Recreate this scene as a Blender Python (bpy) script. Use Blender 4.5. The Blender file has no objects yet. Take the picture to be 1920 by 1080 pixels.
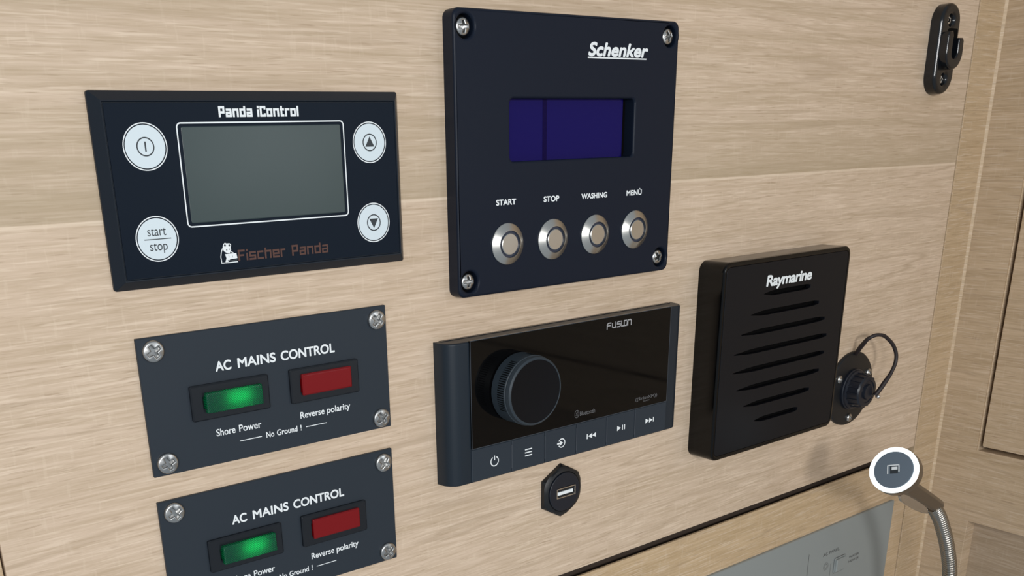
import bpy, bmesh, math, random
from mathutils import Vector, Matrix
random.seed(7)
MM = 0.001
Z0 = 1.30                                   # height of the camera's foot point above the cabin sole (m)
SC = bpy.context.scene
COL = SC.collection
PI = math.pi
D = 330.0                                   # distance from lens to the panel wall (mm)

# ------------------------------------------------------------------ camera
RM = ((0.81548275, -0.57778517, -0.03394377),
      (-0.22313263, -0.25973147, -0.93954851),
      (0.53404093, 0.77375956, -0.34072925))     # right, down, forward
cd = bpy.data.cameras.new('camera')
cam = bpy.data.objects.new('camera', cd); COL.objects.link(cam)
r, dn, fw = (Vector(v) for v in RM)
m = Matrix((r, -dn, -fw)).transposed().to_4x4()
m.translation = Vector((0, -D * MM, Z0))
cam.matrix_world = m
cd.sensor_width = 36.0
cd.lens = 1757.33 / 1920 * 36.0
cd.shift_x = (960 - 806.12) / 1920
cd.shift_y = (923.26 - 540) / 1920
cd.clip_start = 0.01
SC.camera = cam

# ------------------------------------------------------------------ light and exposure
SC.view_settings.view_transform = 'Standard'
SC.view_settings.look = 'None'
SC.view_settings.gamma = 1.0
SC.view_settings.use_curve_mapping = False
SC.view_settings.exposure = 0.0
w = bpy.data.worlds.new('cabin_air'); SC.world = w; w.use_nodes = True
bg = w.node_tree.nodes['Background']
bg.inputs['Color'].default_value = (0.82, 0.92, 1.0, 1)
bg.inputs['Strength'].default_value = 0.40

def area(name, x, z, d, tx, tz, td, sx, sy, power, col):
    l = bpy.data.lights.new(name, 'AREA'); l.shape = 'RECTANGLE'
    l.size = sx; l.size_y = sy; l.energy = power; l.color = col
    o = bpy.data.objects.new(name, l); COL.objects.link(o)
    p = Vector((x * MM, -d * MM, z * MM + Z0)); q = Vector((tx * MM, -td * MM, tz * MM + Z0))
    o.location = p
    o.rotation_euler = (q - p).to_track_quat('-Z', 'Y').to_euler()
    return o
# daylight through the cabin's two hatches: one behind the viewer, one to the left
area('hatch_daylight', -160, 190, 1380, 300, -80, 0, 0.22, 0.22, 7.6, (1.0, 0.985, 0.96))
area('side_hatch_daylight', -680, 170, 1140, 300, -80, 0, 0.26, 0.26, 6.6, (0.97, 0.985, 1.0))
area('porthole_daylight', 900, 60, 1500, 300, -60, 0, 0.30, 0.26, 1.7, (0.93, 0.97, 1.0))

# ------------------------------------------------------------------ helpers
def V(x, z, d=0.0):
    """x to the right, z up, d out of the wall towards the room; millimetres"""
    return Vector((x * MM, -d * MM, z * MM))

def to_world(x, z, d=0.0):
    v = V(x, z, d); v.z += Z0
    return v

def smooth(me, ang=32):
    me.shade_smooth()
    me.set_sharp_from_angle(angle=math.radians(ang))

def tag(o, label=None, cat=None, group=None, kind=None):
    if label: o['label'] = label
    if cat: o['category'] = cat
    if group: o['group'] = group
    if kind: o['kind'] = kind
    return o

def thing(name, x, z, label, cat, group=None, d=0):
    o = bpy.data.objects.new(name, None); COL.objects.link(o)
    o.empty_display_size = 0.01
    o.location = to_world(x, z, d)
    o['ox'] = x; o['oz'] = z; o['od'] = d
    return tag(o, label, cat, group)

def root_of(p):
    while p.parent is not None:
        p = p.parent
    return p

def obj(name, bm, mat, parent=None, ang=32, label=None, flat=False):
    """bm is in wall millimetre coordinates via V(); it becomes one mesh under its thing"""
    me = bpy.data.meshes.new(name)
    if not flat: bmesh.ops.recalc_face_normals(bm, faces=bm.faces)
    bm.to_mesh(me); bm.free()
    return link(name, me, mat, parent, ang, label, flat)

def link(name, me, mat, parent=None, ang=32, label=None, flat=False):
    o = bpy.data.objects.new(name, me); COL.objects.link(o)
    for mt in (mat if isinstance(mat, (list, tuple)) else [mat]):
        me.materials.append(mt)
    if not flat:
        smooth(me, ang)
        wn = o.modifiers.new('weighted_normals', 'WEIGHTED_NORMAL'); wn.keep_sharp = True; wn.weight = 60
    if parent is not None:
        rt = root_of(parent)
        me.transform(Matrix.Translation(-V(rt['ox'], rt['oz'], rt['od'])))
        o.parent = parent
    else:
        o.location = (0, 0, Z0)
    if label: o['label'] = label
    return o

def rr(x0, x1, z0, z1, rad, n=6):
    """rounded rectangle loop, counter-clockwise"""
    rad = max(min(rad, (x1 - x0) / 2 - 1e-3, (z1 - z0) / 2 - 1e-3), 0.0)
    if rad < 1e-3: return [(x0, z0), (x1, z0), (x1, z1), (x0, z1)]
    out = []
    for cx, cz, a0 in ((x1 - rad, z0 + rad, -90), (x1 - rad, z1 - rad, 0), (x0 + rad, z1 - rad, 90), (x0 + rad, z0 + rad, 180)):
        for i in range(n + 1):
            a = math.radians(a0 + 90 * i / n)
            out.append((cx + rad * math.cos(a), cz + rad * math.sin(a)))
    return out

def circle(cx, cz, rad, n=48, a0=0.0):
    return [(cx + rad * math.cos(a0 + 2 * PI * i / n), cz + rad * math.sin(a0 + 2 * PI * i / n)) for i in range(n)]

def bm_rings(bm, rings, close_first=False, close_last=True):
    """rings: list of (loop, depth) with equal point counts"""
    vs = [[bm.verts.new(V(x, z, d)) for x, z in lp] for lp, d in rings]
    n = len(vs[0])
    for a, b in zip(vs[:-1], vs[1:]):
        for i in range(n):
            bm.faces.new((a[i], a[(i + 1) % n], b[(i + 1) % n], b[i]))
    if close_last: bm.faces.new(vs[-1])
    if close_first: bm.faces.new(list(reversed(vs[0])))
    return bm

def rings_rect(x0, x1, z0, z1, rad, prof, bm=None, n=6, close_last=True, close_first=False):
    """prof: (inset, depth) pairs"""
    bm = bm or bmesh.new()
    return bm_rings(bm, [(rr(x0 + i, x1 - i, z0 + i, z1 - i, max(rad - i, 0.05) if rad > 0 else 0, n), d) for i, d in prof], close_first, close_last)

def lathe(cx, cz, prof, n=48, bm=None, close_last=True, close_first=False):
    bm = bm or bmesh.new()
    return bm_rings(bm, [(circle(cx, cz, max(rad, 0.01), n), d) for rad, d in prof], close_first, close_last)

def box(x0, x1, z0, z1, d0, d1, bev=0.0, bm=None, seg=2):
    bm = bm or bmesh.new()
    b = bmesh.new()
    vs = [b.verts.new(V(x, z, d)) for d in (d0, d1) for x, z in ((x0, z0), (x1, z0), (x1, z1), (x0, z1))]
    for f in ((0, 1, 2, 3), (7, 6, 5, 4), (0, 4, 5, 1), (1, 5, 6, 2), (2, 6, 7, 3), (3, 7, 4, 0)):
        b.faces.new([vs[i] for i in f])
    if bev > 0:
        bmesh.ops.bevel(b, geom=b.edges[:], offset=bev * MM, segments=seg, profile=0.5, affect='EDGES')
    me = bpy.data.meshes.new('tmp'); b.to_mesh(me); b.free()
    bm.from_mesh(me); bpy.data.meshes.remove(me)
    return bm

def curve_mesh(cu):
    o = bpy.data.objects.new('tmp_curve', cu); COL.objects.link(o)
    dg = bpy.context.evaluated_depsgraph_get(); dg.update()
    me = bpy.data.meshes.new_from_object(o.evaluated_get(dg))
    bpy.data.objects.remove(o); bpy.data.curves.remove(cu)
    return me

def inset_loop(lp, t):
    """move a loop sideways by t towards its left-hand side"""
    n = len(lp); out = []
    for k in range(n):
        (ax, az), (bx, bz), (cx, cz) = lp[k - 1], lp[k], lp[(k + 1) % n]
        l1 = math.hypot(bx - ax, bz - az) or 1e-9; l2 = math.hypot(cx - bx, cz - bz) or 1e-9
        n1 = (-(bz - az) / l1, (bx - ax) / l1); n2 = (-(cz - bz) / l2, (cx - bx) / l2)
        k_ = max(1 + n1[0] * n2[0] + n1[1] * n2[1], 0.35)
        out.append((bx + (n1[0] + n2[0]) / k_ * t, bz + (n1[1] + n2[1]) / k_ * t))
    return out

def plate(loops, d0, d1, bev=0.0, seg=2):
    """flat plate with holes and rounded front edges: first loop is the outline, the others are cut out"""
    bm = bmesh.new(); front = []; back = []
    for k, lp in enumerate(loops):
        lp = [p for q, p in enumerate(lp) if math.hypot(p[0] - lp[q - 1][0], p[1] - lp[q - 1][1]) > 1e-4]
        area2 = sum(a[0] * b[1] - b[0] * a[1] for a, b in zip(lp, lp[1:] + lp[:1]))
        if (area2 > 0) != (k == 0): lp = lp[::-1]
        prof = [(0, d0), (0, d1 - bev)]
        if bev > 0:
            prof += [(bev * (1 - math.cos(PI / 2 * q / (seg + 1))), d1 - bev + bev * math.sin(PI / 2 * q / (seg + 1))) for q in range(1, seg + 2)]
        rings = [[bm.verts.new(V(x, z, d)) for x, z in inset_loop(lp, t)] for t, d in prof]
        n = len(lp)
        for a, b in zip(rings[:-1], rings[1:]):
            for q in range(n): bm.faces.new((a[q], a[(q + 1) % n], b[(q + 1) % n], b[q]))
        for ring, lst in ((rings[-1], front), (rings[0], back)):
            lst += [bm.edges.get((ring[q], ring[(q + 1) % n])) for q in range(n)]
    for lst, nrm in ((front, (0, -1, 0)), (back, (0, 1, 0))):
        bmesh.ops.triangle_fill(bm, use_beauty=True, use_dissolve=False, edges=lst, normal=nrm)
    bmesh.ops.recalc_face_normals(bm, faces=bm.faces)
    me = bpy.data.meshes.new('tmp'); bm.to_mesh(me); bm.free()
    return me

def tube_mesh(pts, rad, res=10, resu=12, cyclic=False, taper=None):
    """pts in (x, z, d)"""
    cu = bpy.data.curves.new('tmp', 'CURVE'); cu.dimensions = '3D'
    s = cu.splines.new('BEZIER'); s.bezier_points.add(len(pts) - 1)
    for i, (p, q) in enumerate(zip(s.bezier_points, pts)):
        p.co = V(*q); p.handle_left_type = p.handle_right_type = 'AUTO'
        if taper: p.radius = taper[i]
    s.use_cyclic_u = cyclic
    s.resolution_u = resu
    cu.bevel_depth = rad * MM; cu.bevel_resolution = res; cu.use_fill_caps = True
    return curve_mesh(cu)

def text_mesh(body, x0, x1, zb, cap, d, bold=0.0, shear=0.0, thick=0.12, space=1.0):
    """lettering whose ink runs from x0 to x1 on baseline zb with capital height cap; bold = extra half stem width in mm"""
    if bold > 0:
        b = bold
        sh = [(0, 0), (b, 0), (-b, 0), (0, b), (0, -b), (b * .7, b * .7), (-b * .7, b * .7), (b * .7, -b * .7), (-b * .7, -b * .7)]
        return join(*[text_mesh(body, x0 + b + i, x1 - b + i, zb + b + j, cap - 2 * b, d, 0, shear, thick + 0.004 * k, space) for k, (i, j) in enumerate(sh)])
    def make(s):
        cu = bpy.data.curves.new('tmp', 'FONT'); cu.body = s; cu.size = 1.0
        cu.shear = shear; cu.space_character = space; cu.fill_mode = 'FRONT'
        return curve_mesh(cu)
    ref = make('H'); ch = max(v.co.y for v in ref.vertices) - min(v.co.y for v in ref.vertices)
    b0 = min(v.co.y for v in ref.vertices); bpy.data.meshes.remove(ref)
    me = make(body)
    xs = [v.co.x for v in me.vertices]; a, b = min(xs), max(xs)
    bm = bmesh.new(); bm.from_mesh(me); bpy.data.meshes.remove(me)
    for v in bm.verts:
        v.co = V(x0 + (v.co.x - a) / (b - a) * (x1 - x0), zb + (v.co.y - b0) / ch * cap, d + thick)
    return bm

def join(*bms):
    out = bmesh.new()
    for b in bms:
        me = b if isinstance(b, bpy.types.Mesh) else None
        if me is None:
            me = bpy.data.meshes.new('tmp'); b.to_mesh(me); b.free()
        out.from_mesh(me); bpy.data.meshes.remove(me)
    return out

def stroke(bm, pts, t, d, closed=False, thick=0.12, ext=True):
    """flat ribbon along a polyline, squared ends and corners"""
    seg = list(zip(pts[:-1], pts[1:]))
    if closed: seg.append((pts[-1], pts[0]))
    for (x0, z0), (x1, z1) in seg:
        L = math.hypot(x1 - x0, z1 - z0)
        if L < 1e-6: continue
        ux, uz = (x1 - x0) / L, (z1 - z0) / L
        e = t / 2 if ext else 0.0
        nx, nz = -uz * t / 2, ux * t / 2
        q = [(x0 - ux * e + nx, z0 - uz * e + nz), (x0 - ux * e - nx, z0 - uz * e - nz), (x1 + ux * e - nx, z1 + uz * e - nz), (x1 + ux * e + nx, z1 + uz * e + nz)]
        bm.faces.new([bm.verts.new(V(x, z, d + thick + 0.0025 * (len(bm.faces) % 24))) for x, z in q])
    return bm

def arc(cx, cz, rad, a0, a1, n=28):
    return [(cx + rad * math.cos(math.radians(a0 + (a1 - a0) * i / n)), cz + rad * math.sin(math.radians(a0 + (a1 - a0) * i / n))) for i in range(n + 1)]

def ribbon(bm, pts, t, d, thick=0.12, closed=False):
    """smooth mitred ribbon"""
    n = len(pts); vs = []
    for i in range(n):
        a = pts[(i - 1) % n] if (closed or i > 0) else pts[i]
        b = pts[(i + 1) % n] if (closed or i < n - 1) else pts[i]
        L = math.hypot(b[0] - a[0], b[1] - a[1]); nx, nz = -(b[1] - a[1]) / L * t / 2, (b[0] - a[0]) / L * t / 2
        vs.append((bm.verts.new(V(pts[i][0] + nx, pts[i][1] + nz, d + thick)), bm.verts.new(V(pts[i][0] - nx, pts[i][1] - nz, d + thick))))
    for i in range(n if closed else n - 1):
        a, b = vs[i], vs[(i + 1) % n]
        bm.faces.new((a[0], a[1], b[1], b[0]))
    return bm

def poly(bm, pts, d, thick=0.12):
    bm.faces.new([bm.verts.new(V(x, z, d + thick)) for x, z in pts]); return bm

GLYPH = {
 'P': (.6, [[(0, 0), (0, 1)], [(0, 1), (.6, 1), (.6, .42), (0, .42)]]),
 'a': (.6, [[(.06, .72), (.6, .72), (.6, 0)], [(.6, 0), (0, 0), (0, .36), (.6, .36)]]),
 'n': (.6, [[(0, 0), (0, .72), (.6, .72), (.6, 0)]]),
 'd': (.6, [[(.6, 1), (.6, 0), (0, 0), (0, .72), (.6, .72)]]),
 'i': (.0, [[(0, 0), (0, .62)], [(0, 1.0), (0, 1.02)]]),
 'C': (.6, [[(.6, .86), (.6, 1), (0, 1), (0, 0), (.6, 0), (.6, .14)]]),
 'o': (.6, [[(0, 0), (.6, 0), (.6, .72), (0, .72), (0, 0)]]),
 't': (.38, [[(.1, 1), (.1, 0), (.38, 0)], [(0, .72), (.38, .72)]]),
 'r': (.4, [[(0, 0), (0, .72), (.4, .72)]]),
 'l': (.0, [[(0, 0), (0, 1)]]),
 'F': (.6, [[(0, 0), (0, 1), (.6, 1)], [(0, .5), (.5, .5)]]),
 's': (.6, [[(.6, .72), (0, .72), (0, .36), (.6, .36), (.6, 0), (0, 0)]]),
 'c': (.55, [[(.55, .72), (0, .72), (0, 0), (.55, 0)]]),
 'h': (.6, [[(0, 0), (0, 1)], [(0, .72), (.6, .72), (.6, 0)]]),
 'e': (.6, [[(.6, 0), (0, 0), (0, .72), (.6, .72), (.6, .36), (0, .36)]]),
}
def block_text(s, x0, x1, zb, cap, t, d, gap=0.45, word=0.5):
    """chunky squared lettering built from strokes"""
    bm = bmesh.new(); n = len(s)
    fixed = sum(t for c in s if c != ' ') + gap * (len(s.replace(' ', '')) - 1) + word * s.count(' ')
    var = sum(GLYPH[c][0] for c in s if c != ' ')
    k = (x1 - x0 - fixed) / var
    x = x0
    for c in s:
        if c == ' ': x += word; continue
        wd, st = GLYPH[c]
        for pl in st:
            stroke(bm, [(x + t / 2 + px * k, zb + t / 2 + pz * (cap - t)) for px, pz in pl], t, d)
        x += wd * k + t + gap
    return bm

# ------------------------------------------------------------------ materials
def new_mat(name):
    mt = bpy.data.materials.new(name); mt.use_nodes = True
    nt = mt.node_tree
    return mt, nt, nt.nodes['Principled BSDF']

def plain(name, col, rough=0.5, metal=0.0, spec=0.5, coat=0.0, coat_rough=0.05, grain=0.0, gscale=900.0, var=0.0, aniso=0.0):
    """principled surface with a fine procedural texture"""
    mt, nt, p = new_mat(name)
    p.inputs['Base Color'].default_value = (*col, 1)
    p.inputs['Roughness'].default_value = rough
    p.inputs['Metallic'].default_value = metal
    p.inputs['Specular IOR Level'].default_value = spec
    p.inputs['Coat Weight'].default_value = coat
    p.inputs['Coat Roughness'].default_value = coat_rough
    if aniso: p.inputs['Anisotropic'].default_value = aniso
    tc = nt.nodes.new('ShaderNodeTexCoord')
    nz = nt.nodes.new('ShaderNodeTexNoise'); nz.inputs['Scale'].default_value = gscale; nz.inputs['Detail'].default_value = 3
    nt.links.new(tc.outputs['Object'], nz.inputs['Vector'])
    if grain > 0:
        b = nt.nodes.new('ShaderNodeBump'); b.inputs['Strength'].default_value = grain; b.inputs['Distance'].default_value = 0.0002
        nt.links.new(nz.outputs['Fac'], b.inputs['Height']); nt.links.new(b.outputs['Normal'], p.inputs['Normal'])
    n2 = nt.nodes.new('ShaderNodeTexNoise'); n2.inputs['Scale'].default_value = 45.0; n2.inputs['Detail'].default_value = 4
    nt.links.new(tc.outputs['Object'], n2.inputs['Vector'])
    mr = nt.nodes.new('ShaderNodeMapRange')
    mr.inputs['To Min'].default_value = max(rough - 0.04 - var, 0.01); mr.inputs['To Max'].default_value = rough + 0.04 + var
    nt.links.new(n2.outputs['Fac'], mr.inputs['Value']); nt.links.new(mr.outputs['Result'], p.inputs['Roughness'])
    return mt

def wood(name, seam=None, axis='X', tone=1.0, warm=0.0, offset=(0, 0, 0), contrast=1.0):
    """pale oiled oak veneer, grain along the given axis; seam = height (mm) of a joint between two veneers"""
    mt, nt, p = new_mat(name)
    N = nt.nodes.new; L = nt.links.new
    tc = N('ShaderNodeTexCoord')
    mp = N('ShaderNodeMapping'); mp.inputs['Scale'].default_value = (1000, 1000, 1000); mp.inputs['Location'].default_value = offset
    L(tc.outputs['Object'], mp.inputs['Vector'])
    def noise(sx, sz, detail, dist=0.0, rough=0.55, shift=0.0):
        a = N('ShaderNodeMapping')
        a.inputs['Scale'].default_value = (sx, sx, sz); a.inputs['Location'].default_value = (shift, shift * 0.7, shift * 1.3)
        L(mp.outputs['Vector'], a.inputs['Vector'])
        n = N('ShaderNodeTexNoise'); n.inputs['Scale'].default_value = 1.0; n.inputs['Detail'].default_value = detail
        n.inputs['Distortion'].default_value = dist; n.inputs['Roughness'].default_value = rough
        L(a.outputs['Vector'], n.inputs['Vector'])
        return n.outputs['Fac']
    def math_(op, a, b=None, c=None):
        k = N('ShaderNodeMath'); k.operation = op
        for i, v in enumerate((a, b, c)):
            if v is None: continue
            if isinstance(v, (int, float)): k.inputs[i].default_value = v
            else: L(v, k.inputs[i])
        return k.outputs[0]
    def mix(fac, a, b):
        k = N('ShaderNodeMix'); k.data_type = 'RGBA'; k.clamp_factor = True
        if isinstance(fac, (int, float)): k.inputs[0].default_value = fac
        else: L(fac, k.inputs[0])
        for s, v in ((6, a), (7, b)):
            if isinstance(v, tuple): k.inputs[s].default_value = (*v, 1)
            else: L(v, k.inputs[s])
        return k.outputs[2]
    def rng(v, a, b, c=0.0, d=1.0):
        k = N('ShaderNodeMapRange'); k.inputs['From Min'].default_value = a; k.inputs['From Max'].default_value = b
        k.inputs['To Min'].default_value = c; k.inputs['To Max'].default_value = d
        L(v, k.inputs['Value']); return k.outputs['Result']
    streak = noise(0.034, 0.85, 4, 0.25, 0.62)          # fine fibres
    thread = noise(0.055, 1.15, 2, 0.1, 0.5, 31)    # short light threads
    band = noise(0.0045, 0.11, 4, 0.6, 0.55, 7)   # growth bands
    patch = noise(0.006, 0.012, 2, 0.0, 0.5, 19)  # broad mottling
    pore = noise(0.075, 1.5, 2, 0.1, 0.5, 53)
    ray = noise(0.55, 0.09, 2, 0.0, 0.5, 77)      # faint flecks across the grain
    t = tone
    light = (0.700 * t, 0.550 * t * (1 - warm * .06), 0.420 * t * (1 - warm * .22))
    dark = (0.500 * t, 0.378 * t * (1 - warm * .06), 0.258 * t * (1 - warm * .22))
    f = math_('ADD', math_('MULTIPLY', rng(streak, .36, .64), 0.62), math_('MULTIPLY', rng(band, .34, .66), 0.38))
    col = mix(f, dark, light)
    col = mix(math_('MULTIPLY', rng(thread, .56, .66), 0.42 * contrast), col, (0.82 * t, 0.67 * t, 0.52 * t))
    col = mix(math_('MULTIPLY', rng(pore, .60, .72), 0.50 * contrast), col, (0.34 * t, 0.235 * t, 0.15 * t))
    col = mix(math_('MULTIPLY', rng(patch, .42, .66), 0.14), col, (0.64 * t, 0.46 * t, 0.325 * t))
    col = mix(math_('MULTIPLY', rng(ray, .60, .70), 0.16), col, (0.80 * t, 0.66 * t, 0.51 * t))
    ring = noise(0.0021, 0.040, 2, 0.5, 0.45, 113)   # contours of the growth rings
    sn = math_('SINE', math_('MULTIPLY', ring, 46.0))
    col = mix(math_('MULTIPLY', math_('MULTIPLY', rng(sn, .80, 1.0), rng(band, .40, .62)), 0.38 * contrast), col, (0.36 * t, 0.26 * t, 0.165 * t))
    if seam is not None:
        sp = N('ShaderNodeSeparateXYZ'); L(mp.outputs['Vector'], sp.inputs[0])
        z = sp.outputs['Z']
        wob = math_('MULTIPLY', math_('SUBTRACT', noise(0.004, 0.004, 1, 0, .5, 3), 0.5), 2.5)
        zz = math_('ADD', z, wob)
        above = rng(zz, seam - 0.25, seam + 0.25)
        lo = noise(0.0035, 0.17, 4, 1.0, 0.6, 91)
        up = mix(math_('MULTIPLY', rng(lo, .48, .66), 0.38), col, (0.40 * t, 0.300 * t, 0.185 * t))
        near = rng(zz, seam, seam + 34, 0.46, 0.0)
        up = mix(near, up, (0.39 * t, 0.305 * t, 0.195 * t))
        col = mix(rng(math_('ABSOLUTE', math_('SUBTRACT', zz, seam - 0.7)), 0.3, 0.9, 0.45, 0.0), col, (0.85 * t, 0.70 * t, 0.54 * t))
        col = mix(above, col, up)
    L(col, p.inputs['Base Color'])
    p.inputs['Roughness'].default_value = 0.48
    p.inputs['Specular IOR Level'].default_value = 0.35
    b = N('ShaderNodeBump'); b.inputs['Strength'].default_value = 0.22; b.inputs['Distance'].default_value = 0.00025
    L(math_('ADD', math_('MULTIPLY', streak, 0.7), math_('MULTIPLY', thread, 0.5)), b.inputs['Height'])
    L(b.outputs['Normal'], p.inputs['Normal'])
    return mt

M_WOOD = wood('oak_veneer_panel', seam=-17.4)
M_WOOD_LOW = wood('oak_veneer_lower', offset=(400, 0, 311), tone=0.91, warm=1.0)
M_WOOD_STRIP = wood('oak_veneer_strip', offset=(900, 0, 77), tone=0.86, warm=0.9)
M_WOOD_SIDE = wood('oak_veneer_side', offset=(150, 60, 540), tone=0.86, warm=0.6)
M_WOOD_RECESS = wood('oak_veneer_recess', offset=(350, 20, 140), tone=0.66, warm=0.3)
M_EDGE = wood('oak_edge_band', offset=(50, 10, 900), tone=0.92, warm=0.8)
M_DARKGAP = plain('gap_shade_dark', (0.040, 0.026, 0.018), 0.8)  # dark brown that puts the shade of the gaps into the colour
M_NAVY = plain('matt_black_plastic', (0.0085, 0.0135, 0.0215), 0.42, spec=0.25, grain=0.10, gscale=2600)
M_MEMB = plain('membrane_foil', (0.0055, 0.0105, 0.0195), 0.38, spec=0.10, grain=0.04, gscale=2600)
M_ANOD = plain('black_anodised_plate', (0.0070, 0.0112, 0.0220), 0.38, spec=0.16, grain=0.08, gscale=3000)
M_GREYPL = plain('anthracite_engraved_plate', (0.0235, 0.0315, 0.042), 0.46, spec=0.26, grain=0.06, gscale=2400)
M_BEZEL = plain('satin_black_bezel', (0.006, 0.008, 0.012), 0.30, spec=0.5)
M_GLASS = plain('black_glass', (0.0020, 0.0021, 0.0024), 0.05, spec=0.20)
M_STRIP = plain('slate_rubber_keys', (0.020, 0.0295, 0.042), 0.46, spec=0.36)
M_STRIPDIV = plain('key_divider', (0.045, 0.055, 0.070), 0.5)
M_KNOB = plain('soft_touch_knob', (0.026, 0.037, 0.048), 0.52, spec=0.40, grain=0.15, gscale=2600)
M_KNOBFACE = plain('knob_cap', (0.0030, 0.0034, 0.0052), 0.42, spec=0.16)
M_SPK = plain('speaker_black_plastic', (0.0014, 0.0015, 0.0018), 0.15, spec=0.30)
M_SPKFACE = plain('speaker_grille_plastic', (0.0058, 0.0066, 0.0092), 0.38, spec=0.17)
M_VOID = plain('dark_interior', (0.0012, 0.0012, 0.0015), 0.8, spec=0.1)
M_RUB = plain('black_rubber', (0.006, 0.007, 0.009), 0.45, spec=0.45, grain=0.1)
M_RUBBLUE = plain('blue_black_rubber_cap', (0.007, 0.010, 0.018), 0.36, spec=0.5)
M_STRAP = plain('rubber_strap', (0.017, 0.011, 0.012), 0.55)
M_STEEL = plain('stainless_steel', (0.47, 0.47, 0.465), 0.30, metal=1.0)
M_BRUSH = plain('brushed_steel', (0.60, 0.59, 0.56), 0.30, metal=1.0, var=0.05)
M_NICKEL = plain('satin_nickel', (0.30, 0.27, 0.24), 0.30, metal=1.0)
M_NECK = plain('ribbed_steel_hose', (0.33, 0.305, 0.27), 0.24, metal=1.0)
M_CHROME = plain('chrome', (0.78, 0.76, 0.74), 0.10, metal=1.0)
M_WHITE = plain('white_print', (0.82, 0.86, 0.88), 0.5)
M_KEY = plain('white_membrane_key', (0.66, 0.75, 0.80), 0.42)
M_INK = plain('dark_print', (0.030, 0.038, 0.045), 0.5)
M_BROWN = plain('brown_print', (0.085, 0.034, 0.024), 0.55)
M_GREY = plain('pale_grey_print', (0.34, 0.34, 0.35), 0.5)
M_DIM = plain('dim_grey_print', (0.11, 0.11, 0.115), 0.5)
M_GREYPANEL = plain('light_grey_panel', (0.270, 0.292, 0.288), 0.42, spec=0.4)
M_PANELINK = plain('grey_panel_print', (0.085, 0.088, 0.088), 0.5)
M_DISC = plain('blue_grey_lamp_face', (0.130, 0.168, 0.212), 0.5)
M_BLUERING = plain('unlit_ring_lens', (0.028, 0.036, 0.062), 0.30)
M_LCD = plain('grey_green_lcd', (0.036, 0.056, 0.056), 0.36, spec=0.34, coat=0.18, coat_rough=0.22)
M_BLUELCD = plain('blue_lcd', (0.0060, 0.0040, 0.085), 0.16, spec=0.14)
M_BLUEBAR = plain('blue_lcd_dark_bar', (0.0020, 0.000, 0.040), 0.2, spec=0.12)
M_RED = plain('red_lens', (0.185, 0.004, 0.006), 0.30, spec=0.3)

def emission(name, col, strength):
    mt, nt, p = new_mat(name)
    p.inputs['Base Color'].default_value = (0.8, 0.85, 0.85, 1)
    p.inputs['Emission Color'].default_value = (*col, 1)
    p.inputs['Emission Strength'].default_value = strength
    return mt
M_RING = emission('lit_ring', (0.93, 1.0, 1.0), 1.3)
M_LED = emission('green_led', (0.10, 1.0, 0.34), 9.0)

def green_lens():
    """translucent green lens with a moulded grid of tiny prisms"""
    mt, nt, p = new_mat('green_prism_lens')
    N = nt.nodes.new; L = nt.links.new
    tc = N('ShaderNodeTexCoord'); sp = N('ShaderNodeSeparateXYZ'); L(tc.outputs['Object'], sp.inputs[0])
    def wave(s, k):
        m1 = N('ShaderNodeMath'); m1.operation = 'MULTIPLY'; m1.inputs[1].default_value = k; L(s, m1.inputs[0])
        m2 = N('ShaderNodeMath'); m2.operation = 'SINE'; L(m1.outputs[0], m2.inputs[0]); return m2.outputs[0]
    mu = N('ShaderNodeMath'); mu.operation = 'MULTIPLY'
    L(wave(sp.outputs['X'], 2 * PI / 0.00095), mu.inputs[0]); L(wave(sp.outputs['Z'], 2 * PI / 0.00095), mu.inputs[1])
    mr = N('ShaderNodeMapRange'); mr.inputs['From Min'].default_value = -0.6; mr.inputs['From Max'].default_value = 0.8
    L(mu.outputs[0], mr.inputs['Value'])
    mx = N('ShaderNodeMix'); mx.data_type = 'RGBA'
    mx.inputs[6].default_value = (0.0, 0.16, 0.075, 1); mx.inputs[7].default_value = (0.05, 0.72, 0.34, 1)
    L(mr.outputs['Result'], mx.inputs[0])
    tr = N('ShaderNodeBsdfTranslucent'); L(mx.outputs[2], tr.inputs['Color'])
    p.inputs['Base Color'].default_value = (0.0, 0.085, 0.045, 1); p.inputs['Roughness'].default_value = 0.22
    ms = N('ShaderNodeMixShader'); ms.inputs[0].default_value = 0.45
    L(p.outputs['BSDF'], ms.inputs[1]); L(tr.outputs[0], ms.inputs[2])
    L(ms.outputs[0], nt.nodes['Material Output'].inputs['Surface'])
    b = N('ShaderNodeBump'); b.inputs['Strength'].default_value = 0.4; b.inputs['Distance'].default_value = 0.0002
    L(mu.outputs[0], b.inputs['Height']); L(b.outputs['Normal'], p.inputs['Normal'])
    return mt
M_GREEN = green_lens()

# ------------------------------------------------------------------ the setting
XJ, XC = 653.9, 686.6           # edge of the hatch panel, corner of the cabin
def struct(name, bm, mat, ang=32, flat=False):
    o = obj(name, bm, mat, None, ang, flat=flat); o['kind'] = 'structure'; return o
struct('wall_back', box(47.5, XJ - 1.0, -211.0, 330, -6, 0, 0.5), M_WOOD)
struct('wall_lower', box(-250, XJ - 0.2, -760, -216.1, -2.4, -0.6, 0.4), M_WOOD_LOW)
struct('wall_corner', box(XJ + 1.9, XC, -760, 330, -6, -0.4), M_WOOD_STRIP)
struct('wall_backing', box(-250, XC, -760, 330, -40, -6), M_DARKGAP)
struct('trim_1', box(20, 46.9, -211.0, 330, -6, -0.8, 0.6), M_EDGE)
struct('trim_4', box(XJ + 0.62, XJ + 1.9, -760, 330, -6, -0.3, 0.2), M_EDGE)
struct('gap_shade_strip', box(XJ - 1.0, XJ + 0.4, -211.0, 330, -6, -1.3), M_DARKGAP)  # dark strip added inside the hairline gap so it reads as shaded
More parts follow.
